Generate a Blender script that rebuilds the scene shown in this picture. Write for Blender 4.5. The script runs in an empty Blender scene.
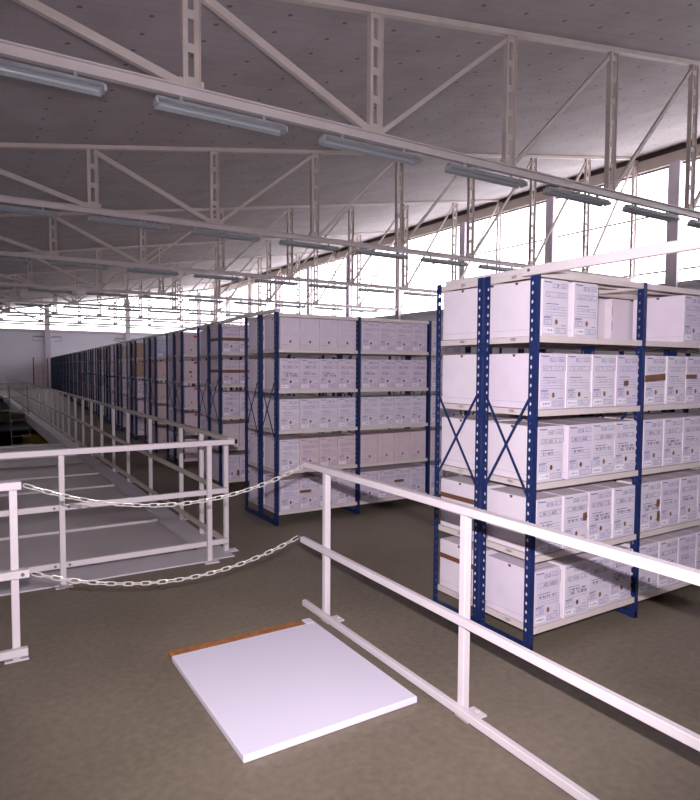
import bpy, math, random
from mathutils import Vector, Matrix

S = bpy.context.scene
COL = S.collection
random.seed(11)

# ------------------------------------------------------------------ camera
RIGHT = Vector((0.849629, -0.527352, 0.005507))
UP = Vector((0.023141, 0.04771, 0.998593))
FWD = Vector((0.526873, 0.848306, -0.052739))
EYE = Vector((0, 0, 1.65))
cam = bpy.data.cameras.new('camera')
cam.sensor_fit = 'HORIZONTAL'; cam.sensor_width = 36.0
cam.lens = 36.0 * 621.8 / 700.0
cam.clip_start = 0.05; cam.clip_end = 300
camo = bpy.data.objects.new('camera', cam); COL.objects.link(camo)
m = Matrix.Identity(4)
for i in range(3):
    m[i][0] = RIGHT[i]; m[i][1] = UP[i]; m[i][2] = -FWD[i]; m[i][3] = EYE[i]
camo.matrix_world = m
S.camera = camo

# ------------------------------------------------------------------ world (bright overcast sky), flash of the camera
w = bpy.data.worlds.new('sky'); S.world = w; w.use_nodes = True
bg = w.node_tree.nodes['Background']
bg.inputs['Color'].default_value = (1.0, 0.955, 1.0, 1)
bg.inputs['Strength'].default_value = 5.5
fl = bpy.data.lights.new('camera_flash', 'SPOT')
fl.energy = 800; fl.color = (1.0, 0.90, 0.98); fl.shadow_soft_size = 0.015
fl.spot_size = math.radians(105); fl.spot_blend = 0.75
flo = bpy.data.objects.new('camera_flash', fl); COL.objects.link(flo)
m2 = m.copy(); fp = EYE + UP * 0.19 - RIGHT * 0.01
for i in range(3): m2[i][3] = fp[i]
flo.matrix_world = m2

S.view_settings.view_transform = 'Standard'; S.view_settings.look = 'None'
S.view_settings.gamma = 1.0; S.view_settings.use_curve_mapping = False
S.view_settings.exposure = 0.0
S.cycles.use_denoising = True
S.cycles.max_bounces = 8; S.cycles.diffuse_bounces = 4; S.cycles.transparent_max_bounces = 24
S.cycles.sample_clamp_indirect = 6


# ------------------------------------------------------------------ materials
def mat(name, col, rough=0.6, metal=0.0, spec=0.4, var=0.0, scale=6.0, bump=0.0, objcol=False, emit=None, detail=4.0):
    M = bpy.data.materials.new(name); M.use_nodes = True
    nt = M.node_tree; b = nt.nodes['Principled BSDF']
    b.inputs['Roughness'].default_value = rough; b.inputs['Metallic'].default_value = metal
    b.inputs['Specular IOR Level'].default_value = spec
    src = None
    if var or bump:
        tc = nt.nodes.new('ShaderNodeTexCoord'); nz = nt.nodes.new('ShaderNodeTexNoise')
        nz.inputs['Scale'].default_value = scale; nz.inputs['Detail'].default_value = detail
        nt.links.new(tc.outputs['Object'], nz.inputs['Vector'])
    if var:
        cr = nt.nodes.new('ShaderNodeValToRGB')
        cr.color_ramp.elements[0].position = 0.3; cr.color_ramp.elements[1].position = 0.7
        cr.color_ramp.elements[0].color = [max(0, c * (1 - var)) for c in col] + [1]
        cr.color_ramp.elements[1].color = [min(1, c * (1 + var)) for c in col] + [1]
        nt.links.new(nz.outputs['Fac'], cr.inputs['Fac']); src = cr.outputs['Color']
    if objcol:
        oi = nt.nodes.new('ShaderNodeObjectInfo'); mx = nt.nodes.new('ShaderNodeMix')
        mx.data_type = 'RGBA'; mx.blend_type = 'MULTIPLY'; mx.inputs['Factor'].default_value = 1
        if src: nt.links.new(src, mx.inputs['A'])
        else: mx.inputs['A'].default_value = list(col) + [1]
        nt.links.new(oi.outputs['Color'], mx.inputs['B']); src = mx.outputs['Result']
    if src: nt.links.new(src, b.inputs['Base Color'])
    else: b.inputs['Base Color'].default_value = list(col) + [1]
    if bump:
        bp = nt.nodes.new('ShaderNodeBump'); bp.inputs['Strength'].default_value = bump
        bp.inputs['Distance'].default_value = 0.01
        nt.links.new(nz.outputs['Fac'], bp.inputs['Height']); nt.links.new(bp.outputs['Normal'], b.inputs['Normal'])
    return M


M_white = mat('white_painted_steel', (0.69, 0.63, 0.65), 0.42, var=0.03, scale=9)
M_blue = mat('blue_enamelled_steel', (0.012, 0.026, 0.11), 0.35, spec=0.4, var=0.12, scale=5)
M_shelf = mat('beige_shelf_steel', (0.70, 0.62, 0.60), 0.5, var=0.03, scale=4)
M_board = mat('white_cardboard', (0.79, 0.72, 0.78), 0.85, spec=0.15, var=0.035, scale=7, objcol=True)
M_face = mat('printed_cardboard_face', (0.70, 0.645, 0.73), 0.85, spec=0.15, var=0.04, scale=11, objcol=True)
M_ink = mat('blue_print', (0.13, 0.15, 0.38), 0.8, spec=0.1)
M_pale = mat('pale_blue_print', (0.27, 0.27, 0.46), 0.8, spec=0.1)
M_pen = mat('black_marker', (0.045, 0.04, 0.07), 0.8, spec=0.1)
M_hole = mat('punched_hole', (0.17, 0.075, 0.04), 0.9, spec=0.05)
M_stick = mat('white_sticker', (0.86, 0.82, 0.90), 0.6)
M_tape = mat('brown_packing_tape', (0.19, 0.085, 0.045), 0.35, var=0.15, scale=14)
M_red = mat('red_sticker', (0.55, 0.02, 0.04), 0.5)
M_edge = mat('raw_cardboard_edge', (0.33, 0.19, 0.12), 0.9, spec=0.1)
M_truss = mat('cream_truss_paint', (0.64, 0.56, 0.52), 0.6, var=0.08, scale=3)
M_chord = mat('grey_chord_paint', (0.68, 0.61, 0.61), 0.5, var=0.05, scale=3)
M_lamp = mat('zinc_lamp_housing', (0.38, 0.405, 0.435), 0.4, metal=0.0, var=0.1, scale=8)
M_tube = mat('unlit_fluorescent_tube', (0.62, 0.66, 0.72), 0.2)
M_cap = mat('pale_plastic_cap', (0.55, 0.55, 0.58), 0.5)
M_wall = mat('blue_white_wall_paint', (0.76, 0.77, 0.86), 0.85, var=0.05, scale=0.5)
M_column = mat('lilac_white_column_paint', (0.60, 0.55, 0.62), 0.7, var=0.04, scale=2)
M_cream = mat('cream_beam_paint', (0.56, 0.49, 0.43), 0.7, var=0.06, scale=1)
M_dark = mat('dark_gap_shade_and_beam', (0.10, 0.075, 0.06), 0.9)  # painted shade for the gap under the roof; also the cross beam's colour
M_frame = mat('grey_window_frame', (0.13, 0.12, 0.13), 0.5)
M_deck = mat('grey_cover_sheet', (0.54, 0.49, 0.485), 0.45, var=0.10, scale=1.4)
M_band = mat('pale_grey_channel_steel', (0.63, 0.58, 0.62), 0.45, var=0.05, scale=2)
M_wood = mat('brown_wood', (0.36, 0.15, 0.055), 0.6, var=0.3, scale=22)
M_hatch = mat('white_laminate', (0.80, 0.76, 0.88), 0.35)
M_chain = mat('zinc_plated_steel', (0.85, 0.81, 0.76), 0.38, metal=0.45)
M_bolt = mat('dull_bolt_steel', (0.22, 0.20, 0.22), 0.4, metal=0.6)
M_plug = mat('black_plastic_plug', (0.01, 0.01, 0.012), 0.5)
M_olive = mat('galvanised_dull_rail', (0.56, 0.50, 0.43), 0.5, var=0.06, scale=6)
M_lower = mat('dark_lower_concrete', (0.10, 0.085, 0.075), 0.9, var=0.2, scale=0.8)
M_yellow = mat('dull_yellow_paint', (0.50, 0.36, 0.06), 0.6, var=0.1, scale=2)
M_ladder = mat('tan_ladder_steel', (0.34, 0.28, 0.22), 0.5)


def floor_mat():
    M = bpy.data.materials.new('mottled_brown_concrete'); M.use_nodes = True
    nt = M.node_tree; b = nt.nodes['Principled BSDF']
    tc = nt.nodes.new('ShaderNodeTexCoord')
    n1 = nt.nodes.new('ShaderNodeTexNoise'); n1.inputs['Scale'].default_value = 0.9; n1.inputs['Detail'].default_value = 7
    n2 = nt.nodes.new('ShaderNodeTexNoise'); n2.inputs['Scale'].default_value = 26; n2.inputs['Detail'].default_value = 5
    for n in (n1, n2): nt.links.new(tc.outputs['Object'], n.inputs['Vector'])
    mx = nt.nodes.new('ShaderNodeMath'); mx.operation = 'MULTIPLY_ADD'
    mx.inputs[1].default_value = 0.45
    nt.links.new(n2.outputs['Fac'], mx.inputs[0])
    m3 = nt.nodes.new('ShaderNodeMath'); m3.operation = 'MULTIPLY'; m3.inputs[1].default_value = 0.6
    nt.links.new(n1.outputs['Fac'], m3.inputs[0]); nt.links.new(m3.outputs[0], mx.inputs[2])
    cr = nt.nodes.new('ShaderNodeValToRGB')
    cr.color_ramp.elements[0].position = 0.36; cr.color_ramp.elements[0].color = (0.150, 0.124, 0.088, 1)
    cr.color_ramp.elements[1].position = 0.68; cr.color_ramp.elements[1].color = (0.240, 0.201, 0.148, 1)
    nt.links.new(mx.outputs[0], cr.inputs['Fac']); nt.links.new(cr.outputs['Color'], b.inputs['Base Color'])
    b.inputs['Roughness'].default_value = 0.55; b.inputs['Specular IOR Level'].default_value = 0.35
    bp = nt.nodes.new('ShaderNodeBump'); bp.inputs['Strength'].default_value = 0.15; bp.inputs['Distance'].default_value = 0.01
    nt.links.new(n2.outputs['Fac'], bp.inputs['Height']); nt.links.new(bp.outputs['Normal'], b.inputs['Normal'])
    return M


def ceiling_mat():
    """boards with thin joints running across the hall and lines of small fixing dots running along it"""
    M = bpy.data.materials.new('grey_roof_boards'); M.use_nodes = True
    nt = M.node_tree; b = nt.nodes['Principled BSDF']; L = nt.links.new
    tc = nt.nodes.new('ShaderNodeTexCoord'); sp = nt.nodes.new('ShaderNodeSeparateXYZ'); L(tc.outputs['Object'], sp.inputs[0])

    def mth(op, a, bb=None):
        n = nt.nodes.new('ShaderNodeMath'); n.operation = op
        for i, v in enumerate((a, bb)):
            if v is None: continue
            if isinstance(v, (int, float)): n.inputs[i].default_value = v
            else: L(v, n.inputs[i])
        return n.outputs[0]

    def cell(v, per):      # distance from the middle of each repeat, in metres
        return mth('MULTIPLY', mth('ABSOLUTE', mth('SUBTRACT', mth('FRACT', mth('DIVIDE', v, per)), 0.5)), per)
    jy = mth('LESS_THAN', cell(sp.outputs['Y'], 0.22), 0.012)
    jx = mth('LESS_THAN', cell(sp.outputs['X'], 1.125), 0.012)
    dx = cell(sp.outputs['X'], 0.75); dy = cell(sp.outputs['Y'], 0.44)
    dot = mth('LESS_THAN', mth('ADD', mth('MULTIPLY', dx, dx), mth('MULTIPLY', dy, dy)), 0.0010)
    nz = nt.nodes.new('ShaderNodeTexNoise'); nz.inputs['Scale'].default_value = 1.3; nz.inputs['Detail'].default_value = 6
    L(tc.outputs['Object'], nz.inputs['Vector'])
    cr = nt.nodes.new('ShaderNodeValToRGB')
    cr.color_ramp.elements[0].position = 0.3; cr.color_ramp.elements[0].color = (0.42, 0.37, 0.385, 1)
    cr.color_ramp.elements[1].position = 0.7; cr.color_ramp.elements[1].color = (0.52, 0.47, 0.49, 1)
    L(nz.outputs['Fac'], cr.inputs['Fac'])
    k = mth('SUBTRACT', 1.0, mth('ADD', mth('ADD', mth('MULTIPLY', jy, 0.09), mth('MULTIPLY', jx, 0.05)), mth('MULTIPLY', dot, 0.55)))
    mx = nt.nodes.new('ShaderNodeVectorMath'); mx.operation = 'SCALE'
    L(cr.outputs['Color'], mx.inputs[0]); L(k, mx.inputs['Scale']); L(mx.outputs[0], b.inputs['Base Color'])
    b.inputs['Roughness'].default_value = 0.9
    return M


def glass_mat():
    M = bpy.data.materials.new('window_glass'); M.use_nodes = True
    nt = M.node_tree; nt.nodes.clear()
    o = nt.nodes.new('ShaderNodeOutputMaterial'); t = nt.nodes.new('ShaderNodeBsdfTransparent')
    t.inputs[0].default_value = (0.97, 0.97, 0.98, 1)
    g = nt.nodes.new('ShaderNodeBsdfGlossy'); g.inputs['Roughness'].default_value = 0.03
    mx = nt.nodes.new('ShaderNodeMixShader'); mx.inputs[0].default_value = 0.05
    nt.links.new(t.outputs[0], mx.inputs[1]); nt.links.new(g.outputs[0], mx.inputs[2]); nt.links.new(mx.outputs[0], o.inputs[0])
    return M


M_floor = floor_mat(); M_ceil = ceiling_mat(); M_glass = glass_mat()


# ------------------------------------------------------------------ mesh builder
class MB:
    def __init__(s): s.v = []; s.f = []; s.i = []

    def poly(s, pts, mi=0):
        n = len(s.v); s.v += [tuple(p) for p in pts]; s.f.append(tuple(range(n, n + len(pts)))); s.i.append(mi)

    def hexa(s, c, mi=0):          # 8 corners: bottom loop 0-3, top loop 4-7
        n = len(s.v); s.v += [tuple(p) for p in c]
        for q in ((3, 2, 1, 0), (4, 5, 6, 7), (0, 1, 5, 4), (1, 2, 6, 5), (2, 3, 7, 6), (3, 0, 4, 7)):
            s.f.append(tuple(n + k for k in q)); s.i.append(mi)

    def box(s, x0, x1, y0, y1, z0, z1, mi=0):
        s.hexa([(x0, y0, z0), (x1, y0, z0), (x1, y1, z0), (x0, y1, z0), (x0, y0, z1), (x1, y0, z1), (x1, y1, z1), (x0, y1, z1)], mi)

    def cbox(s, x0, x1, y0, y1, z0, z1, b, mi=0):      # chamfered box
        n = len(s.v)
        X = (x0, x1); Y = (y0, y1); Z = (z0, z1); idx = {}
        for i in (0, 1):
            for j in (0, 1):
                for k in (0, 1):
                    sx, sy, sz = (1, -1)[i], (1, -1)[j], (1, -1)[k]
                    for a in range(3):
                        p = [X[i] + sx * b, Y[j] + sy * b, Z[k] + sz * b]
                        p[a] = (X[i], Y[j], Z[k])[a]
                        idx[(i, j, k, a)] = len(s.v); s.v.append(tuple(p))

        def F(l): s.f.append(tuple(l)); s.i.append(mi)
        for i in (0, 1):
            F([idx[(i, 0, 0, 0)], idx[(i, 1, 0, 0)], idx[(i, 1, 1, 0)], idx[(i, 0, 1, 0)]][::(-1 if i == 0 else 1)])
            F([idx[(0, i, 0, 1)], idx[(1, i, 0, 1)], idx[(1, i, 1, 1)], idx[(0, i, 1, 1)]][::(1 if i == 0 else -1)])
            F([idx[(0, 0, i, 2)], idx[(1, 0, i, 2)], idx[(1, 1, i, 2)], idx[(0, 1, i, 2)]][::(-1 if i == 0 else 1)])
        for i in (0, 1):
            for j in (0, 1):
                F([idx[(i, j, 0, 0)], idx[(i, j, 1, 0)], idx[(i, j, 1, 1)], idx[(i, j, 0, 1)]])
                F([idx[(i, 0, j, 0)], idx[(i, 1, j, 0)], idx[(i, 1, j, 2)], idx[(i, 0, j, 2)]])
                F([idx[(0, i, j, 1)], idx[(1, i, j, 1)], idx[(1, i, j, 2)], idx[(0, i, j, 2)]])
                for k in (0, 1):
                    F([idx[(i, j, k, 0)], idx[(i, j, k, 1)], idx[(i, j, k, 2)]])

    def bar(s, p0, p1, w, h, mi=0, side=None):         # rectangular bar, w across, h upward
        p0 = Vector(p0); p1 = Vector(p1); d = (p1 - p0).normalized()
        r = Vector(side).normalized() if side is not None else d.cross(Vector((0, 0, 1)))
        if r.length < 1e-4: r = Vector((1, 0, 0))
        r.normalize(); u = r.cross(d).normalized()
        a = r * w / 2; b = u * h / 2
        s.hexa([p0 - a - b, p1 - a - b, p1 + a - b, p0 + a - b, p0 - a + b, p1 - a + b, p1 + a + b, p0 + a + b], mi)

    def tube(s, pts, r, n=6, closed=False, mi=0):
        pts = [Vector(p) for p in pts]; N = len(pts); base = len(s.v)
        for k, p in enumerate(pts):
            a = pts[(k - 1) % N] if (closed or k) else pts[0]
            b = pts[(k + 1) % N] if (closed or k < N - 1) else pts[-1]
            d = (b - a).normalized(); ref = s.ref if getattr(s, 'ref', None) is not None else Vector((0, 0, 1))
            x = d.cross(ref)
            if x.length < 1e-3: x = d.cross(Vector((1, 0, 0)))
            x.normalize(); y = x.cross(d)
            for j in range(n):
                t = 2 * math.pi * j / n; s.v.append(tuple(p + x * r * math.cos(t) + y * r * math.sin(t)))
        for k in range(N if closed else N - 1):
            for j in range(n):
                q = (k + 1) % N
                s.f.append((base + k * n + j, base + k * n + (j + 1) % n, base + q * n + (j + 1) % n, base + q * n + j)); s.i.append(mi)
        if not closed:
            s.f.append(tuple(base + j for j in range(n))[::-1]); s.i.append(mi)
            s.f.append(tuple(base + (N - 1) * n + j for j in range(n))); s.i.append(mi)

    def disc(s, c, u, v, ru, rv, n=10, mi=0):
        c = Vector(c); u = Vector(u); v = Vector(v)
        s.poly([c + u * ru * math.cos(2 * math.pi * j / n) + v * rv * math.sin(2 * math.pi * j / n) for j in range(n)], mi)

    def mesh(s, name, mats):
        me = bpy.data.meshes.new(name); me.from_pydata(s.v, [], s.f)
        for q in (mats if isinstance(mats, (list, tuple)) else [mats]): me.materials.append(q)
        me.polygons.foreach_set('material_index', s.i); me.update(); me.validate()
        return me


def link(name, me, parent=None, loc=(0, 0, 0), rz=0.0):
    o = bpy.data.objects.new(name, me); COL.objects.link(o)
    o.location = loc; o.rotation_euler = (0, 0, rz)
    if parent is not None: o.parent = parent
    return o


def tag(o, label=None, cat=None, group=None, kind=None):
    if label: o['label'] = label
    if cat: o['category'] = cat
    if group: o['group'] = group
    if kind: o['kind'] = kind
    return o


def thing(name, label, cat, loc=(0, 0, 0), group=None, rz=0.0):
    o = bpy.data.objects.new(name, None); COL.objects.link(o); o.location = loc; o.rotation_euler = (0, 0, rz)
    o.empty_display_size = 0.1
    return tag(o, label, cat, group)


def struct(name, mb, mats, label=None):
    return tag(link(name, mb.mesh(name, mats)), label, None, None, 'structure')


ORD = ['zeroth', 'first', 'second', 'third', 'fourth', 'fifth', 'sixth', 'seventh', 'eighth', 'ninth', 'tenth', 'eleventh', 'twelfth',
       'thirteenth', 'fourteenth', 'fifteenth', 'sixteenth', 'seventeenth', 'eighteenth', 'nineteenth', 'twentieth',
       'twenty-first', 'twenty-second', 'twenty-third', 'twenty-fourth', 'twenty-fifth', 'twenty-sixth']

# ================================================================== THE HALL
XL, XR, YB, YF = -4.6, 17.9, -4.0, 50.0
SILL = 4.15
HX0, HX1, HY0, HY1 = -3.5, 1.93, 5.08, 38.0        # opening in the upper floor
roofz = lambda x: 5.24 + 0.165 * x

mb = MB()
for a in ((XL, HX0, YB, YF), (HX1, XR, YB, YF), (HX0, HX1, YB, HY0), (HX0, HX1, HY1, YF)):
    mb.box(a[0], a[1], a[2], a[3], -0.28, 0.0)
struct('floor', mb, M_floor, 'mottled brown-grey concrete upper floor around the covered opening')
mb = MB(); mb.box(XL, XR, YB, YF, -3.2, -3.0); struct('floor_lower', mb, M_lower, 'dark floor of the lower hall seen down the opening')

mb = MB(); n = 10
xs = [XL - 0.2 + (XR + 0.5 - XL + 0.2) * k / n for k in range(n + 1)]
for k in range(n):
    a, b = xs[k], xs[k + 1]
    mb.hexa([(a, YB, roofz(a)), (b, YB, roofz(b)), (b, YF + .3, roofz(b)), (a, YF + .3, roofz(a)),
             (a, YB, roofz(a) + .12), (b, YB, roofz(b) + .12), (b, YF + .3, roofz(b) + .12), (a, YF + .3, roofz(a) + .12)])
struct('ceiling', mb, M_ceil, 'sloping grey board roof rising towards the tall windows')

mb = MB(); mb.box(XR, XR + .25, YB, YF, -3.2, SILL); struct('wall_right', mb, M_wall, 'plain wall below the long row of tall windows')
mb = MB(); mb.box(XL - .2, XL, YB, YF, -3.2, roofz(XL) + .1); struct('wall_left', mb, M_wall)
mb = MB(); mb.hexa([(XL, YB - .2, -3.2), (XR, YB - .2, -3.2), (XR, YB, -3.2), (XL, YB, -3.2),
                    (XL, YB - .2, roofz(XL)), (XR, YB - .2, roofz(XR)), (XR, YB, roofz(XR)), (XL, YB, roofz(XL))])
struct('wall_back', mb, M_wall)
mb = MB(); mb.box(XL, XR, YF, YF + .25, -3.2, SILL + .05); struct('wall_far', mb, M_wall, 'pale blue-white end wall below the far windows')
mb = MB(); mb.box(XL, XR, YF - .06, YF, SILL - .12, SILL + .05); struct('trim_1', mb, M_column, 'pale ledge along the top of the end wall')
mb = MB(); mb.box(XR - .05, XR, YB, YF - .06, SILL - .1, SILL + .02); struct('trim_2', mb, M_column, 'pale ledge under the long row of windows')
mb = MB(); mb.box(XR - .04, XR + .22, YB, YF, 7.68, 8.02); struct('trim_3', mb, M_cream, 'cream beam along the head of the tall windows')
mb = MB(); mb.box(XR + .02, XR + .20, YB, YF, 8.02, roofz(XR) + .02); struct('trim_4', mb, M_dark, 'dark strip painted as the shadow gap between the cream beam and the roof')  # solid strip whose dark colour stands in for shade in the gap

# columns of the window wall and of the end wall
cy = [10.7 + 4.55 * k for k in range(-3, 9)]
for k, y in enumerate(cy):
    mb = MB(); mb.box(XR - .16, XR - .003, y - .15, y + .15, 0.0, 7.68)
    mb.box(XR - .10, XR - .003, y + .15, y + .23, SILL + .03, 7.60)
    struct('column', mb, M_column, 'pale column of the window wall, %s from the camera end' % ORD[k + 1])
cx = [-0.45, 5.2, 10.8, 16.4]
for k, x in enumerate(cx):
    mb = MB(); mb.box(x - .17, x + .17, YF - .22, YF - .065, 0.0, roofz(x) - .25)
    struct('column', mb, M_column, 'pale column standing against the far end wall, %s from the dark side' % ORD[k + 1])

# windows: one per bay, frame + panes
edges = [YB] + cy + [YF]
wi = 0
for a, b in zip(edges[:-1], edges[1:]):
    if b - a < 0.6: continue
    wi += 1
    f = MB(); x0, x1 = XR + .06, XR + .11
    for y in (a + .03, b - .03): f.box(x0, x1, y - .03, y + .03, SILL + .02, 7.68)
    for z in (SILL + .04, 7.66): f.box(x0, x1, a, b, z - .03, z + .03)
    for z in (4.58, 6.30): f.box(x0 + .01, x1 - .01, a, b, z - .022, z + .022)
    fo = tag(link('window_%d' % wi, f.mesh('window_frame', M_frame)), 'tall bright window of the long wall, %s bay from the camera end' % ORD[wi], kind='structure')
    g = MB(); g.box(XR + .08, XR + .086, a + .06, b - .06, SILL + .07, 7.63); link('glass', g.mesh('glass', M_glass), fo)
ex = [XL] + cx + [XR]
k0 = 0
for a, b in zip(ex[:-1], ex[1:]):
    k0 += 1; wi += 1
    zt = lambda x: roofz(x) - 0.02
    f = MB(); y0, y1 = YF + .06, YF + .11
    for x in (a + .03, b - .03):
        f.hexa([(x - .03, y0, SILL), (x + .03, y0, SILL), (x + .03, y1, SILL), (x - .03, y1, SILL),
                (x - .03, y0, zt(x - .03)), (x + .03, y0, zt(x + .03)), (x + .03, y1, zt(x + .03)), (x - .03, y1, zt(x - .03))])
    f.box(a, b, y0, y1, SILL, SILL + .1)
    f.hexa([(a, y0, zt(a) - .12), (b, y0, zt(b) - .12), (b, y1, zt(b) - .12), (a, y1, zt(a) - .12), (a, y0, zt(a)), (b, y0, zt(b)), (b, y1, zt(b)), (a, y1, zt(a))])
    fo = tag(link('window_%d' % wi, f.mesh('window_frame', M_frame)), 'bright window above the end wall, %s bay from the dark side' % ORD[k0], kind='structure')
    g = MB(); zc = lambda x: zt(x) - .12
    g.hexa([(a + .06, y0 + .02, SILL + .1), (b - .06, y0 + .02, SILL + .1), (b - .06, y0 + .026, SILL + .1), (a + .06, y0 + .026, SILL + .1),
            (a + .06, y0 + .02, zc(a)), (b - .06, y0 + .02, zc(b)), (b - .06, y0 + .026, zc(b)), (a + .06, y0 + .026, zc(a))])
    link('glass', g.mesh('glass', M_glass), fo)

for k, x in enumerate(cx[1:3]):
    for sgn, wd in ((-1, 'dark'), (1, 'bright')):
        mb = MB(); pts = [(sgn * .25, 0, 0), (sgn * .9, 0, .02), (sgn * 1.0, 0, -.25 if k == 0 else -.12), (sgn * .45, 0, -.32 if k == 0 else -.2)]
        mb.tube([pts[0], pts[1]], .035, 6); mb.tube([pts[1], pts[2], pts[3]], .018, 6)
        o = link('wall_conduit', mb.mesh('wall_conduit', M_bolt), None, (x, YF - .05, 3.72))
        tag(o, 'dark conduit loop on the end wall on the %s side of the %s column' % (wd, ('first seen', 'second seen')[k]), 'conduit', 'conduits on the end wall')

# ------------------------------------------------------------------ roof trusses and their lamps
TY = [6.36, 12.0, 17.75, 24.3, 30.4, 37.2, 44.2]
ZB = 4.41
NX = [17.78 - 2.25 * k for k in range(10)][::-1]      # panel points


def lamp_meshes():
    h = MB()
    h.hexa([(-.70, -.045, .02), (.70, -.045, .02), (.70, .045, .02), (-.70, .045, .02), (-.70, -.03, .06), (.70, -.03, .06), (.70, .03, .06), (-.70, .03, .06)])
    for s_ in (-1, 1):
        h.hexa([(-.69, s_ * .045, .018), (.69, s_ * .045, .018), (.69, s_ * .095, -.03), (-.69, s_ * .095, -.03),
                (-.69, s_ * .045, .024), (.69, s_ * .045, .024), (.69, s_ * .098, -.026), (-.69, s_ * .098, -.026)])
    for x in (-.45, .45): h.box(x - .015, x + .015, -.02, .02, .06, .105)
    t = MB()
    t.tube([(-.66, 0, 0), (.66, 0, 0)], .015, 8)
    c = MB(); c.box(-.012, .012, -.06, .06, -.025, .03)
    return h.mesh('lamp_housing', M_lamp), t.mesh('fluorescent_tube', M_tube), c.mesh('end_cap', M_cap)


LH, LT, LC = lamp_meshes()
for ti, y in enumerate(TY):
    tn = ORD[ti + 1]
    t = thing('roof_truss', 'pale steel roof truss, %s from the camera, spanning to the tall windows' % tn, 'roof truss', (0, y, ZB), 'roof trusses')
    mb = MB(); mb.box(XL, XR - .2, -.035, .035, -.05, .05); mb.box(XL, XR - .2, -.075, .075, .035, .05)
    link('bottom_chord', mb.mesh('bottom_chord', M_chord), t)
    mb = MB(); mb.bar((XL, 0, roofz(XL) - ZB - .05), (XR - .2, 0, roofz(XR - .2) - ZB - .05), .09, .07)
    link('top_chord', mb.mesh('top_chord', M_truss), t)
    for k, x in enumerate(NX):
        zt = roofz(x) - .085 - ZB
        if zt < .25: continue
        mb = MB()
        for s_ in (-1, 1):
            mb.box(x + s_ * .06 - .028, x + s_ * .06 + .028, -.012, .012, .05, zt)
            mb.box(x + s_ * .088 - .004, x + s_ * .088 + .004, -.04, .04, .05, zt)
        z = .12
        while z < zt:
            mb.box(x - .06, x + .06, -.018, -.012, z - .045, min(z + .045, zt)); z += .33
        mb.box(x - .13, x + .13, -.02, .02, .045, .14)
        link('upright_post', mb.mesh('upright_post', M_truss), t)
    for k, x in enumerate(NX):
        if x >= 4.0 and k + 1 < len(NX):
            q = NX[k + 1]; mb = MB(); mb.bar((x + .06, .0, .06), (q - .03, .0, roofz(q) - ZB - .12), .045, .055)
            link('diagonal', mb.mesh('diagonal', M_truss), t)
        if 0 < k and x <= 4.6:
            q = NX[k - 1]; mb = MB(); mb.bar((x - .06, .0, .06), (q + .03, .0, max(.06, roofz(q) - ZB - .12)), .06, .085)
            link('diagonal', mb.mesh('diagonal', M_truss), t)
    x = 15.85 if ti else 15.57
    n = 0
    while x > -0.3:
        n += 1
        l = thing('fluorescent_lamp', 'unlit fluorescent lamp, %s from the windows, under the %s roof truss' % (ORD[n], tn), 'lamp', (x, y, ZB - .155), 'lamps under the %s roof truss' % tn)
        link('lamp_housing', LH, l)
        for s_ in (-1, 1): link('tube', LT, l, (0, s_ * .042, 0))
        for s_ in (-1, 1): link('end_cap', LC, l, (s_ * .702, 0, 0))
        x -= 1.885

# ------------------------------------------------------------------ opening edge, cover deck
mb = MB(); mb.box(HX1 - .175, HX1 + .003, HY0 - .003, HY1, -.26, -.001); mb.box(HX1 - .175, HX1 + .035, HY0 - .03, HY1, 0.001, .010)
struct('trim_5', mb, M_band, 'pale steel channel along the edge of the floor opening')
mb = MB(); mb.box(HX0, HX1 - .18, HY0 - .06, HY0 + .30, 0.001, .012); struct('trim_6', mb, M_band, 'pale steel plate along the near edge of the opening')
deck = thing('cover_deck', 'grey sheet cover with white ribs over the floor opening', 'cover deck', (0, 0, 0))
ribs = [5.62, 6.74, 7.88, 9.02, 10.15, 11.31, 12.42, 13.45, 14.3]
for a, b in zip(ribs[:-1], ribs[1:]):
    mb = MB(); mb.box(HX0 + .02, HX1 - .19, a + .02, b - .02, -.05, -.02); link('cover_sheet', mb.mesh('cover_sheet', M_deck), deck)
mb = MB(); mb.box(HX0 + .02, HX1 - .19, HY0 + .31, 5.60, -.05, -.02); link('cover_sheet', mb.mesh('cover_sheet', M_deck), deck)
for y in ribs:
    mb = MB(); mb.box(HX0 + .02, HX1 - .19, y - .018, y + .018, -.10, .004); link('rib', mb.mesh('rib', M_white), deck)
mb = MB(); mb.box(HX0 + .02, HX1 - .19, 14.33, 14.40, -.22, .008); link('edge_beam', mb.mesh('edge_beam', M_band), deck)

# pale hatch at the foot of the gate
h = thing('floor_hatch', 'white laminate hatch board with a brown wooden edge, by the railing gate', 'hatch', (0, 0, 0))
mb = MB(); mb.cbox(0.95, 1.86, 2.35, 3.40, 0.002, 0.035, .004); link('panel', mb.mesh('panel', M_hatch), h)
mb = MB(); mb.cbox(0.95, 1.80, 3.40, 3.475, 0.002, 0.034, .004); tag(link('wooden_edge', mb.mesh('wooden_edge', M_wood), h), 'brown wooden edge')
mb = MB(); mb.cbox(1.80, 1.86, 3.40, 3.475, 0.002, 0.035, .004); link('corner_block', mb.mesh('corner_block', M_hatch), h)


# ------------------------------------------------------------------ railings
def post(mb, x, y, z0=0.0, z1=1.0, w=.04):
    mb.cbox(x - w / 2, x + w / 2, y - w / 2, y + w / 2, z0, z1, .003)


def plate(x, y, dx=.0, dy=.0):
    mb = MB(); mb.box(x - .06 + dx, x + .06 + dx, y - .045 + dy, y + .045 + dy, .001, .009)
    for s_ in (-1, 1): mb.box(x + dx + s_ * .043 - .008, x + dx + s_ * .043 + .008, y + dy - .008, y + dy + .008, .009, .016)
    return mb


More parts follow.
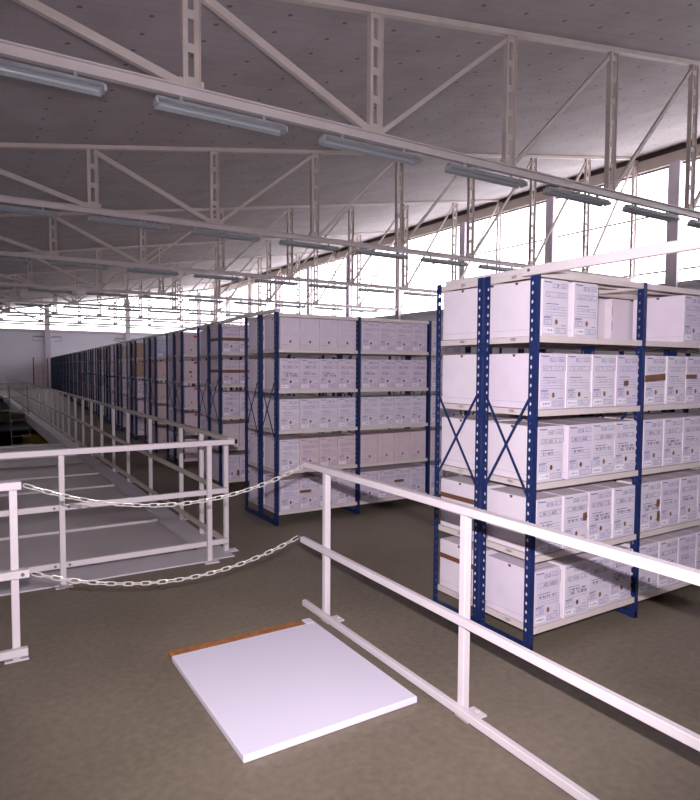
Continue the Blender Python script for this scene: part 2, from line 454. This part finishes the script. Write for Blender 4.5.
def bolt(x, y, z, ax='x'):
    mb = MB(); d = Vector((1, 0, 0)) if ax == 'x' else Vector((0, 1, 0))
    c = Vector((x, y, z)); mb.tube([c - d * .006, c + d * .006], .010, 8); return mb


rr = thing('guard_railing', 'white steel guard railing beside the front rack, three rails on square posts', 'railing', (1.96, 2.0, 0))
def off(mbx, parent, name, mt):
    o = link(name, mbx.mesh(name, mt), parent); o.location = Vector((0, 0, 0)) - Vector(parent.location); return o
for y in (3.43, 2.13, 0.90, -0.30, -1.5):
    mb = MB(); post(mb, 1.958, y, 0.009, .973); off(mb, rr, 'post', M_white)
    off(plate(1.958, y, .05), rr, 'foot_plate', M_white)
for nm, z, y1 in (('top_rail', .995, 3.70), ('middle_rail', .485, 3.70), ('bottom_rail', .060, 3.67)):
    mb = MB(); mb.cbox(1.907 if z < .9 else 1.925, 1.938 if z < .9 else 1.972, -1.6, y1, z - .019, z + .019, .003)
    off(mb, rr, nm, M_white)
mb = MB(); mb.tube([(1.922, 3.69, .49), (1.922, 3.745, .49)], .012, 8); off(mb, rr, 'chain_hook', M_bolt)

nl = thing('guard_railing', 'short white guard railing ending in the post that holds the chains', 'railing', (-0.5, 3.85, 0))
for x in (.215, -1.0, -2.2):
    mb = MB(); post(mb, x, 3.87, .009, .97); off(mb, nl, 'post', M_white); off(plate(x, 3.87, 0, .02), nl, 'foot_plate', M_white)
for nm, z, x1 in (('top_rail', .99, .255), ('middle_rail', .50, .285), ('bottom_rail', .06, .27)):
    mb = MB(); mb.cbox(-3.0, x1, 3.825 if z > .9 else 3.808, 3.885 if z > .9 else 3.848, z - .022, z + .022, .003); off(mb, nl, nm, M_white)
off(bolt(.25, 3.806, .50, 'y'), nl, 'bolt', M_bolt)

cr_ = thing('guard_railing', 'white guard railing crossing the near edge of the covered opening', 'railing', (0.0, 5.03, 0))
for x in (.60, 1.735, -.55, -1.7, -2.9):
    mb = MB(); post(mb, x, 5.035, .009, .985); off(mb, cr_, 'post', M_white); off(plate(x, 5.0), cr_, 'foot_plate', M_white)
for nm, z, x1 in (('top_rail', 1.008, 1.955), ('middle_rail', .585, 1.915), ('bottom_rail', .145, 1.915)):
    mb = MB(); y0 = 5.01 if z > .9 else 5.058
    mb.cbox(-3.4, x1, y0, y0 + (.045 if z > .9 else .03), z - .022, z + .022, .003); off(mb, cr_, nm, M_white)
mb = MB(); mb.box(1.955, 1.98, 5.014, 5.051, .99, 1.026); off(mb, cr_, 'end_plug', M_plug)
for x in (.55, .65):
    off(bolt(x, 5.054, .145, 'y'), cr_, 'bolt', M_bolt); off(bolt(x, 5.054, .585, 'y'), cr_, 'bolt', M_bolt)

lr = thing('guard_railing', 'long railing running down the hall between the opening and the racks', 'railing', (2.0, 5.2, 0))
ys = [5.23, 5.9, 6.57, 7.86, 9.1, 10.1, 11.08, 12.05] + [13.0 + .97 * k for k in range(26)]
for y in ys:
    mb = MB(); post(mb, 1.955, y, .009, 1.0); off(mb, lr, 'post', M_white); off(plate(1.955, y, .04), lr, 'foot_plate', M_white)
for nm, z, w_ in (('top_rail', 1.03, .045), ('middle_rail', .56, .035), ('bottom_rail', .12, .035)):
    mb = MB()
    if z > 1: mb.cbox(1.930, 1.980, 5.11, 38.0, 1.0, 1.035, .003)
    else: mb.cbox(1.900, 1.934, 5.11, 38.0, z - .02, z + .02, .003)
    off(mb, lr, nm, M_olive)

br = thing('guard_railing', 'thin dim railing across the far end of the floor opening', 'railing', (0, 24.1, 0))
mb = MB(); mb.box(HX0, HX1 - .18, 24.02, 24.22, -.28, 0.0); struct('beam', mb, M_dark, 'dark cross beam over the floor opening')
for x in (1.7, 0.7, -.3, -1.3, -2.3, -3.3):
    mb = MB(); post(mb, x, 24.12, .001, 1.0); off(mb, br, 'post', M_olive)
for nm, z in (('top_rail', 1.02), ('middle_rail', .56), ('bottom_rail', .12)):
    mb = MB(); mb.box(-3.4, 1.89, 24.08, 24.10 if z < 1 else 24.14, z - .02, z + .02); off(mb, br, nm, M_olive)


# chains: real interlocking links along a hanging curve
def chain(label, p0, p1, sag, link_len=.062):
    p0 = Vector(p0); p1 = Vector(p1); N = 400; a = 1.0
    P = []
    for i in range(N + 1):
        t = i / N; q = p0.lerp(p1, t); q.z -= sag * 4 * t * (1 - t); P.append(q)
    L = [0]
    for i in range(N): L.append(L[-1] + (P[i + 1] - P[i]).length)
    pitch = link_len - .0105 * 1.2; n = int(L[-1] / pitch); pitch = L[-1] / n
    mb = MB(); j = 0
    for k in range(n):
        s0 = (k + .5) * pitch
        while j < N and L[j + 1] < s0: j += 1
        c = P[j]; d = (P[min(j + 1, N)] - P[max(j - 1, 0)]).normalized()
        side = Vector((0, 0, 1)).cross(d).normalized(); up = d.cross(side)
        ang = math.pi / 4 + (math.pi / 2 if k % 2 else 0) + random.uniform(-.15, .15)
        wv = side * math.cos(ang) + up * math.sin(ang); nv = d.cross(wv)
        hl, r = link_len / 2 - .010, .0115; pts = []
        for s_, base in ((1, -90), (-1, 90)):
            for q in range(5):
                t = math.radians(base + q * 45)
                pts.append(c + d * (s_ * hl + r * math.cos(t)) + wv * (r * math.sin(t)))
        mb.ref = nv; mb.tube(pts, .0032, 5, closed=True)
    o = tag(link('chain', mb.mesh('chain', M_chain)), label, 'chain')
    return o


chain('upper zinc chain hanging between the tops of the two gate posts', (.275, 3.855, .985), (1.952, 3.72, .985), .185)
chain('lower zinc chain hanging across the gate at knee height', (.305, 3.83, .49), (1.922, 3.76, .485), .165)

# ------------------------------------------------------------------ ladder and yellow bench down the opening
ld = thing('steel_ladder', 'steep steel ladder rising through the far end of the floor opening', 'ladder', (1.55, 23.0, -3.0))
top, bot = Vector((0, .85, 3.95)), Vector((0, -1.2, 0))
for x in (-.27, .27):
    mb = MB(); mb.bar(bot + Vector((x, 0, 0)), top + Vector((x, 0, 0)), .035, .07); link('stile', mb.mesh('stile', M_ladder), ld)
for k in range(1, 13):
    q = bot.lerp(top, k * .0655 / 1.0 + .0); mb = MB(); mb.box(-.27, .27, q.y - .05, q.y + .05, q.z - .012, q.z + .012)
    link('tread', mb.mesh('tread', M_ladder), ld)
yb = thing('yellow_bench', 'long dull yellow workbench in the lower hall below the ladder', 'bench', (4.3, 39.0, -3.0))
mb = MB(); mb.cbox(-1.6, 1.6, -.6, .6, .72, .80, .01); link('bench_top', mb.mesh('bench_top', M_yellow), yb)
mb = MB(); mb.box(-1.55, 1.55, -.55, -.50, .08, .72); link('front_panel', mb.mesh('front_panel', M_yellow), yb)
for x in (-1.5, 1.5):
    for y in (-.5, .5):
        mb = MB(); mb.box(x - .05, x + .05, y - .05, y + .05, 0, .72); link('leg', mb.mesh('leg', M_yellow), yb)

# ================================================================== SHELVING
H = 2.207
Z0, DZ = 0.1244, 0.4228
LEV = [Z0 + DZ * k for k in range(5)] + [2.183]
PW = .046


def upright_mesh(detail, rear=False):
    """angle post: perforated flange facing the aisle end (-x), plain flange facing -y; local origin at the foot"""
    mb = MB(); t = .0025
    if detail:
        a, b = .011, .034 - .011          # flange runs 0..PW in y, holes between a and b+...
        ya, yb_ = .0215, .0365
        mb.box(0, t, 0, ya, 0, H); mb.box(0, t, yb_, PW, 0, H)
        z = .03
        zprev = 0.0
        while z < H - .03:
            mb.box(0, t, ya, yb_, zprev, z - .0115)
            # corners that make the slot six-sided
            for s_ in (-1, 1):
                for (yy, d) in ((ya, 1), (yb_, -1)):
                    mb.hexa([(0, yy, z + s_ * .0115), (t, yy, z + s_ * .0115), (t, yy + d * .0050, z + s_ * .0115), (0, yy + d * .0050, z + s_ * .0115),
                             (0, yy, z + s_ * .004), (t, yy, z + s_ * .004), (t, yy + d * .0001, z + s_ * .004), (0, yy + d * .0001, z + s_ * .004)])
            zprev = z + .0115; z += .0525
        mb.box(0, t, ya, yb_, zprev, H)
    else:
        mb.box(0, t, 0, PW, 0, H)
    if rear: mb.box(t, .013, 0, t, 0, H)
    else:
        mb.box(t, .034, 0, t, 0, H); mb.box(.0315, .034, t, .012, 0, H)
    mb.box(-.002, .038, -.002, PW + .002, 0, .004)
    return mb


def flip_y(mbx):
    q = MB(); q.v = [(x, -y, z) for x, y, z in mbx.v]; q.f = [f[::-1] for f in mbx.f]; q.i = list(mbx.i); return q


UP_F = upright_mesh(True).mesh('upright', M_blue); UP_R = flip_y(upright_mesh(True, True)).mesh('upright', M_blue)
UP_RF = flip_y(upright_mesh(True)).mesh('upright', M_blue)
UPs_F = upright_mesh(False).mesh('upright', M_blue); UPs_R = flip_y(upright_mesh(False)).mesh('upright', M_blue)
RACK_MESH = {}


def rack_meshes(D, W):
    key = (round(D, 3), round(W, 3))
    if key in RACK_MESH: return RACK_MESH[key]
    s = MB()         # shelf tray: lip centre at z=0
    x0, x1 = .036, W - .003
    s.box(x0, x1, .004, D - .004, .012, .016)
    s.box(x0, x1, .002, .005, -.018, .018); s.box(x0, x1, D - .005, D - .002, -.018, .018)
    s.box(x0, x1, .005, .018, -.018, -.015)
    s.box(x0, x0 + .003, .005, D - .005, -.018, .012); s.box(x1 - .003, x1, .005, D - .005, -.018, .012)
    s.box(x0, x1, D / 2 - .02, D / 2 + .02, -.006, .012)
    e = MB()         # end lip closing the first bay towards the aisle
    br_ = MB()
    y0, y1 = .028, D - .028
    br_.bar((-.003, y0, .91), (-.003, y1, 1.48), .004, .016, side=(1, 0, 0)); br_.bar((-.007, y1, .91), (-.007, y0, 1.48), .004, .016, side=(1, 0, 0))
    br_.tube([(-.011, D / 2, 1.195), (.0, D / 2, 1.195)], .009, 8)
    f = MB(); f.box(-.004, .030, .0, D, .004, .042)
    c = MB(); c.box(.036, .038, .045, D - .045, 0, .001)
    RACK_MESH[key] = (s.mesh('shelf', M_shelf), br_.mesh('cross_brace', M_blue), f.mesh('foot_beam', M_blue))
    return RACK_MESH[key]


def rack_unit(x, y, D, W, bays, label, fine, rz=0.0, group=None, slim=False):
    t = thing('shelving_rack', label, 'shelving rack', (x, y, 0), group, rz)
    sh, cb, fb = rack_meshes(D, W)
    for b in range(bays + 1):
        fine_b = fine and b < 2
        link('upright', UP_F if fine_b else UPs_F, t, (b * W, 0, 0)); link('upright', (UP_R if slim else UP_RF) if fine_b else UPs_R, t, (b * W, D, 0))
        if b < bays or bays <= 2:
            link('cross_brace', cb, t, (b * W, 0, 0)); link('foot_beam', fb, t, (b * W, 0, 0))
    for b in range(bays):
        for z in LEV: link('shelf', sh, t, (b * W, 0, z))
    return t


# ------------------------------------------------------------------ archive boxes
BW, BD, BH = .225, .388, .325


def box_mesh(seed, style):
    """origin: bottom centre; printed narrow face towards -y, hand notches in the long sides"""
    R = random.Random(seed); mb = MB()
    mb.cbox(-BW / 2, BW / 2, -BD / 2, BD / 2, 0, BH, .0035, 0)
    yf = -BD / 2 - .0006

    def q(u0, u1, v0, v1, mi, dy=0.0):      # u from the left edge, v from the top edge, 0..1
        x0, x1 = -BW / 2 + u0 * BW, -BW / 2 + u1 * BW; z1, z0 = BH * (1 - v0), BH * (1 - v1)
        mb.poly([(x0, yf - dy, z0), (x1, yf - dy, z0), (x1, yf - dy, z1), (x0, yf - dy, z1)], mi)

    def frame(u0, u1, v0, v1, mi=3, t=.012):
        q(u0, u1, v0, v0 + t * .7, mi, .0004); q(u0, u1, v1 - t * .7, v1, mi, .0004); q(u0, u0 + t, v0, v1, mi, .0004); q(u1 - t, u1, v0, v1, mi, .0004)

    def scrawl(u0, u1, v0, v1, mi=4, step=.035, t=.010):
        u = u0
        while u < u1:
            if R.random() < .16: u += step; continue
            w_ = R.uniform(.5, 1.1) * step; c = R.random()
            if c < .4: q(u, u + t, v0 + R.uniform(0, .2) * (v1 - v0), v1, mi, .0008)
            elif c < .7: q(u, u + w_, v0 + (v1 - v0) * R.random() * .8, v0 + (v1 - v0) * (.15 + R.random() * .8) + .001, mi, .0008) if False else q(u, u + w_, *(lambda a: (a, a + .006))(v0 + (v1 - v0) * R.random() * .9), mi, .0008)
            else:
                q(u, u + t, v0, v1, mi, .0008); q(u, u + w_, *(lambda a: (a, a + .006))(v0 + (v1 - v0) * R.random()), mi, .0008)
            u += step * R.uniform(.45, .8)
    q(.02, .98, .012, .985, 1, -.0002)
    q(.985, 1.0, .05, .30, 6, .0002) if R.random() < .6 else None
    q(.985, 1.0, .70, .95, 6, .0002) if R.random() < .6 else None
    if style != 'plain':
        q(.07, .13, .040, .058, 2); q(.13, .36, .046, .064, 2)                    # header print
        frame(.38, .62, .075, .150); scrawl(.41, .60, .085, .140, 4 if style == 'pen' else 2, .045)
        frame(.68, .93, .070, .150); scrawl(.72, .90, .095, .135, 3, .05)
        frame(.12, .93, .225, .315); scrawl(.16, .88, .24, .30, 4 if style == 'pen' else 3, .05 if style == 'pen' else .07)
        q(.14, .62, .425, .437, 2)
        for v in (.475, .525, .575, .625): q(.12, .93, v, v + .0065, 3)
        if style == 'pen':
            scrawl(.20, R.uniform(.6, .9), .462, .512, 4, .04, .013)
            if R.random() < .6: scrawl(.25, .9, .525, .575, 4, .04, .013)
        else: scrawl(.28, .62, .49, .52, 3, .05)
        q(.07, .36, .655, .668, 2); q(.07, .30, .676, .686, 2)
        frame(.08, .37, .705, .80); scrawl(.14, .30, .72, .785, 2, .06)
        q(.74, .90, .80, .812, 2)
        q(.05, .45, .845, .945, 5, .0002); scrawl(.10, .40, .875, .915, 4, .05)
        frame(.52, .92, .850, .945); scrawl(.58, .88, .87, .925, 3, .06)
    else:
        for v in (.05, .10, .16, .50, .56): q(.10, .93, v, v + .004, 3)
        q(.10, .45, .86, .87, 3)
    hx = -BW / 2 + BW * (.53 if style != 'plain' else .5); hz = BH * (1 - (.745 if style != 'plain' else .76))
    mb.disc((hx, yf - .001, hz), (1, 0, 0), (0, 0, 1), .0125, .0155, 12, 7)
    if R.random() < .5: mb.disc((hx - .005, yf - .0014, hz), (1, 0, 0), (0, 0, 1), .007, .011, 10, 6)
    # back face and lid flap lines, side notches
    for s_ in (-1, 1):
        X = s_ * (BW / 2 + .0006)
        pts = [(X, -.013, BH - .004), (X, .013, BH - .004), (X, .011, BH - .013), (X, .004, BH - .020), (X, -.004, BH - .020), (X, -.011, BH - .013)]
        mb.poly(pts if s_ < 0 else pts[::-1], 7)
        mb.poly([(X, -BD / 2 + .01, BH * .12), (X, BD / 2 - .01, BH * .12), (X, BD / 2 - .01, BH * .12 + .0012), (X, -BD / 2 + .01, BH * .12 + .0012)], 3)
    Y = BD / 2 + .0006
    for v in (.30, .62): mb.poly([(BW / 2 - .004, Y, BH * v), (BW / 2 - .010, Y, BH * v), (BW / 2 - .010, Y, BH * (v + .2)), (BW / 2 - .004, Y, BH * (v + .2))], 6)
    mb.poly([(-BW / 2 + .004, -BD / 2 + .03, BH + .0005), (BW / 2 - .004, -BD / 2 + .03, BH + .0005), (BW / 2 - .004, -BD / 2 + .034, BH + .0005), (-BW / 2 + .004, -BD / 2 + .034, BH + .0005)], 6)
    return mb.mesh('archive_box', [M_board, M_face, M_ink, M_pale, M_pen, M_stick, M_edge, M_hole])


PEN = [box_mesh(100 + k, 'pen') for k in range(8)]
PRI = [box_mesh(200 + k, 'print') for k in range(6)]
PLA = [box_mesh(300 + k, 'plain') for k in range(4)]


def tape_mesh(z, h, wrap, slant=0.0, full=True):
    """strip of tape across the printed face, and round on to the left side when wrap"""
    mb = MB(); y = -BD / 2 - .0022; x0, x1 = -BW / 2 - .0022, BW / 2 + .001
    if not full: x1 = .02
    mb.hexa([(x0, y, z), (x1, y, z + slant), (x1, y + .0018, z + slant), (x0, y + .0018, z), (x0, y, z + h), (x1, y, z + h + slant), (x1, y + .0018, z + h + slant), (x0, y + .0018, z + h)])
    if wrap:
        mb.hexa([(x0, BD / 2 * wrap, z), (x0, y, z), (x0 + .0018, y, z), (x0 + .0018, BD / 2 * wrap, z), (x0, BD / 2 * wrap, z + h), (x0, y, z + h), (x0 + .0018, y, z + h), (x0 + .0018, BD / 2 * wrap, z + h)])
    return mb.mesh('tape_strip', M_tape)


def side_tape(z, h):
    mb = MB(); X = BW / 2 + .0006
    mb.box(X, X + .0016, -BD / 2, BD / 2, z, z + h)
    return mb.mesh('tape_strip', M_tape)


def patch_mesh(x, z, w_, h):
    mb = MB(); y = -BD / 2 - .002
    mb.poly([(x, y, z), (x + w_ * .8, y, z - h * .1), (x + w_, y, z + h * .4), (x + w_ * .85, y, z + h), (x + w_ * .1, y, z + h * .9)]); return mb.mesh('tape_patch', M_tape)


TAPE_F = tape_mesh(.155, .04, 1.0); TAPE_S = tape_mesh(.150, .045, 0, .012); TAPE_H = tape_mesh(.17, .03, 0, 0, False)
TAPE_SIDE = side_tape(.20, .032)
PATCH_A = patch_mesh(.062, .155, .045, .05); PATCH_B = patch_mesh(-.04, .13, .055, .035); PATCH_C = patch_mesh(.072, .055, .04, .07)
mbr = MB(); mbr.box(.045, .095, -BD / 2 - .002, -BD / 2 - .0004, BH - .045, BH - .012); REDTAG = mbr.mesh('red_tag', M_red)

WHITE = (1, 1, 1); CREAM = (.93, .86, .80); TAN = (.66, .50, .33); GREYW = (.86, .82, .82); BLUEW = (.80, .86, 1.0)
NBOX = [0]; REST = []
LIMIT = 298
SHELFN = ['bottom shelf', 'second shelf up', 'third shelf up', 'fourth shelf up', 'top row']


def put_box(x, y, level, me, label, group, rz=0.0, col=WHITE, sy=1.0, extra=(), tilt=None):
    z = LEV[level] + .0188
    dist = (Vector((x, y, z)) - EYE).length
    rec = (dist, x, y, z, me, label, group, rz, col, sy, extra)
    REST.append(rec)


def flush_boxes():
    REST.sort(key=lambda r: r[0])
    for r in REST[:LIMIT]:
        _, x, y, z, me, label, group, rz, col, sy, extra = r
        o = tag(link('archive_box', me, None, (x, y, z), rz), label, 'archive box', group)
        o.scale = (1, sy, 1); o.color = (col[0], col[1], col[2], 1)
        for nm, em, lab in extra:
            e = link(nm, em, o); tag(e, lab)
    if REST[LIMIT:]:
        mb = MB()
        for r in REST[LIMIT:]:
            _, x, y, z, me, label, group, rz, col, sy, extra = r
            mb.box(x - BW / 2, x + BW / 2, y - BD / 2 * sy, y + BD / 2 * sy, z, z + BH)
        o = link('archive_boxes', mb.mesh('archive_boxes', M_board)); tag(o, 'dim white archive boxes filling the farthest racks by the end wall', 'archive box', None, 'stuff')
        o.color = (.9, .85, .85, 1)


TF = ('tape_strip', TAPE_F, 'brown packing tape'); TS = ('tape_strip', TAPE_S, 'brown packing tape'); TH = ('tape_strip', TAPE_H, 'brown packing tape')
TSD = ('tape_strip', TAPE_SIDE, 'brown packing tape'); PA = ('tape_patch', PATCH_A, 'torn brown tape'); PB = ('tape_patch', PATCH_B, 'torn brown tape'); PC = ('tape_patch', PATCH_C, 'torn brown tape')
RT = ('red_tag', REDTAG, 'red sticker')

# ---- rack 1 (front rack)
X0, W = 2.7159, 1.0
D1 = .407; Y1 = 2.43; Y1b = Y1 + .832 - D1
rack_unit(X0 + .018, Y1, D1, W, 4, 'blue shelving rack nearest the railing, the half with printed box fronts', True, slim=True)
rack_unit(X0 + .018, Y1b, D1 + .033, W, 4, 'blue shelving rack standing back to back behind the one nearest the railing', True, slim=True)
rows = {4: [2.78, 3.045, 4.20, 4.435], 3: [2.768, 3.003, 3.236, 3.472, 3.775, 4.02, 4.25, 4.478], 2: [2.765, 3.015, 3.245, 3.472, 3.775, 4.005, 4.235, 4.465],
        1: [2.767, 3.003, 3.240, 3.472, 3.765, 3.993, 4.221, 4.45], 0: [2.765, 3.015, 3.245, 3.472, 3.765, 3.995, 4.225, 4.455]}
ins = {(2, 1): -.018, (0, 1): -.016, (3, 1): .006, (4, 1): -.006, (1, 2): .004, (2, 2): -.004, (1, 3): -.01, (0, 3): .008}
ex1 = {(3, 3): (PB,), (3, 2): (), (3, 4): (TS,), (3, 6): (TH,), (1, 1): (PA,), (1, 4): (PA, PC), (2, 0): (), (0, 2): ()}
bayname = lambda i: 'first bay' if i < 4 else 'second bay'
posn = ['at the end post', 'second from the end post', 'third from the end post', 'fourth from the end post']
posn2 = ['first past the middle post', 'second past the middle post', 'third past the middle post', 'fourth past the middle post']
for lv, xs_ in rows.items():
    for i, x in enumerate(xs_):
        st = PRI if lv == 3 else PEN
        if lv == 4: st = PRI
        me = st[(i * 3 + lv * 5) % len(st)]
        if lv == 4: pn = (posn + posn2)[i] if i < 2 else posn2[i - 2]
        else: pn = (posn + posn2)[i]
        ex = ex1.get((lv, i), ())
        lead = 'taped white archive box' if ex else 'white archive box'
        put_box(x + BW / 2 + .016, Y1 + .006 + BD / 2 + ins.get((lv, i), 0) * .6 + .006, lv, me,
                '%s, %s, %s, front rack' % (lead, pn, SHELFN[lv]), 'printed boxes in the front rack', col=(1, 1, 1) if (i + lv) % 3 else (.97, .95, 1.0), extra=ex)
for lv in range(5):
    for i, x in enumerate([2.765, 3.0, 3.23, 3.46, 3.77, 4.0, 4.23, 4.46]):
        if i >= 4 and lv < 3 and i > 5: continue
        if lv == 4 and i == 2: continue
        dy = 0.0 if lv != 4 else (.0, -.01, 0, -.02, .02, -.03, .01, 0)[i]
        if lv == 4 and i == 3: dy = .03
        ex = (TSD,) if (lv < 2 and i == 0) else ()
        pn = 'at the aisle end' if i == 0 else (posn[i] if i < 4 else posn2[i - 4])
        put_box(x + BW / 2 + .016, Y1b + D1 + .033 - BD / 2 - .012 + dy, lv, PRI[(i + lv) % 6], 'plain-backed white archive box %s, %s, rear of front rack' % (pn, SHELFN[lv]) if i else
                ('side-taped white archive box at the aisle end, %s, rear of front rack' if ex else 'white archive box at the aisle end, %s, rear of front rack') % SHELFN[lv],
                'boxes in the rear half of the front rack', rz=math.pi, col=(1, 1, 1), extra=ex)

# ---- rack 2
Y2 = 5.815; Y2b = Y2 + .832 - D1
rack_unit(X0, Y2, D1, W, 4, 'blue shelving rack across the wide aisle, its long printed face full of boxes', True)
rack_unit(X0, Y2b, D1, W, 4, 'blue shelving rack backing on to the full one across the wide aisle', True)
for lv in range(5):
    for b in range(3):
        for i in range(4):
            if b == 2 and i > 1: continue
            idx = b * 4 + i
            x = X0 + b * W + .052 + i * .232 + random.uniform(-.002, .002)
            if lv == 4: st = PLA if b == 0 else PRI
            elif lv == 2: st = PRI
            elif lv == 1: st = PLA if b else PRI
            else: st = PEN if lv == 3 else PRI
            ex = ()
            if lv == 0 and idx == 1: ex = (TH,)
            if lv == 0 and idx == 6: ex = (TH,)
            if lv == 2 and idx == 3: ex = ()
            col = {4: (.97, .93, .95), 3: (.96, .91, .95), 2: (1, 1, 1.0), 1: (.97, .86, .82), 0: (.97, .93, .96)}[lv]
            if (lv, idx) == (1, 0): col = (1, 1, 1)
            lead = 'taped white archive box' if ex else ('cream archive box' if lv == 1 and idx else 'white archive box')
            pn = 'at the end post' if idx == 0 else '%s from the end post' % ORD[idx + 1]
            put_box(x + BW / 2, Y2 + .006 + BD / 2, lv, st[(idx * 3 + lv) % len(st)], '%s %s, %s, second rack' % (lead, pn, SHELFN[lv]),
                    'printed boxes in the second rack', col=col, extra=ex)
    for i in range(2):
        put_box(X0 + .05 + i * .232 + BW / 2, Y2b + D1 - .006 - BD / 2, lv, PRI[lv], 'white archive box %s, %s, rear half of the second rack' % (('at the aisle end', 'one in from aisle')[i], SHELFN[lv]),
                'boxes in the rear half of the second rack', rz=math.pi, col=(.97, .95, 1))

# ---- the long row of further racks
rx = lambda y: 2.72 + .06 * (y - 5.83)
fy = [7.81, 9.90, 12.02, 14.23]
while fy[-1] < 46: fy.append(fy[-1] + 2.1)
D3 = .48
for n, y in enumerate(fy):
    rn = n + 3; x0 = rx(y); D = D3
    word = ORD[rn]
    rack_unit(x0, y, D, W, 2, 'front half of the %s blue shelving rack down the hall' % word, False, group='racks in the long row')
    rack_unit(x0 + .03, y + D + .04, D, W, 2, 'rear half of the %s blue shelving rack down the hall' % word, False, group='racks in the long row')
    nb = 3 if rn == 3 else (2 if rn <= 5 else 1)
    for lv in range(5):
        for i in range(nb):
            ex = (); col = [(.97, .93, .97), (.95, .88, .86), (1, .96, 1), (.92, .86, .86)][(n * 2 + lv) % 4]; st = [PRI, PLA, PEN][(n + lv) % 3]; cw = 'white'
            if rn == 3 and lv in (3, 4): ex = (TF,); st = PRI
            if rn == 3 and lv == 0 and i == 0: ex = (PC,)
            if rn == 4: st = PLA; col = (.95, .85, .82); cw = 'cream'; ex = (RT,) if i == 0 and lv > 0 else ()
            if rn == 4 and lv == 3 and i == 0: ex = (RT, PB)
            if rn == 5 and lv < 4: col = (.90, .76, .68); st = PLA; cw = 'cream'
            if rn == 5 and lv == 4: col = (.82, .85, 1.0); st = PRI
            if rn == 6 and lv in (3, 4): col = TAN; st = PLA; cw = 'tan'
            if rn == 7 and lv == 4: col = (.75, .62, .50); st = PLA; cw = 'tan'
            if rn in (9, 12) and lv in (2, 4): col = (.70, .55, .42); cw = 'tan'
            lead = cw + ' archive box'
            if TF in ex: lead = 'taped ' + cw + ' archive box'
            elif RT in ex: lead = 'tagged ' + cw + ' box'
            pn = ('at aisle end', 'second in', 'third in')[i]
            sy = (D - .01) / BD
            put_box(x0 + .052 + i * .232 + BW / 2, y + .008 + BD * sy / 2, lv, st[(n + lv + i) % len(st)],
                    '%s %s, %s, %s rack back' % (lead, pn, SHELFN[lv], word), 'boxes in the front halves of the long row', col=col, sy=sy, extra=ex)
        put_box(x0 + .03 + .052 + BW / 2, y + 2 * D + .04 - .008 - BD * sy / 2, lv, PLA[lv % 4],
                'white archive box at aisle end, %s, rear half of %s rack back' % (SHELFN[lv], word), 'boxes in the rear halves of the long row', rz=math.pi, col=(.93, .90, .97), sy=sy)
for lv in range(4):
    for i in range(3): put_box(4.15 + .06 + i * .25 + BW / 2, 48.6 + .2, lv, PLA[0], 'x', 'x')
flush_boxes()

# last rack against the end wall
rack_unit(4.15, 48.6, .45, .9, 1, 'lone open shelving rack against the far end wall', False)


# ------------------------------------------------------------------ tie bars over the racks
def tie(label, pts, w_=.05, h=.045):
    mb = MB()
    for a, b in zip(pts[:-1], pts[1:]): mb.bar(a, b, w_, h)
    return tag(link('tie_bar', mb.mesh('tie_bar', M_white)), label, 'tie bar')


mb = MB(); mb.cbox(2.694, 2.726, -1.0, 2.50, 2.168, 2.220, .003)
t = tag(link('tie_bar', mb.mesh('tie_bar', M_white)), 'white steel tie bar reaching over the railing from the top of the front rack', 'tie bar')
mb = MB(); mb.tube([(2.688, 2.452, 2.196), (2.695, 2.452, 2.196)], .009, 8)
link('bolt', mb.mesh('bolt', M_bolt), t)
mb = MB(); mb.cbox(2.775, 2.81, 2.44, 3.255, 2.2005, 2.230, .002)
tag(link('tie_bar', mb.mesh('tie_bar', M_white)), 'short white bar lying along the aisle end of the front rack top shelf', 'tie bar')
tie('long white tie bar crossing the tops of the racks down the hall', [(2.735, 5.80, H + .0175), (2.735, 6.66, H + .0175), (rx(7.81) + .04, 7.81, H + .0175), (rx(46) + .04, 46, H + .0175)], .05, .032)
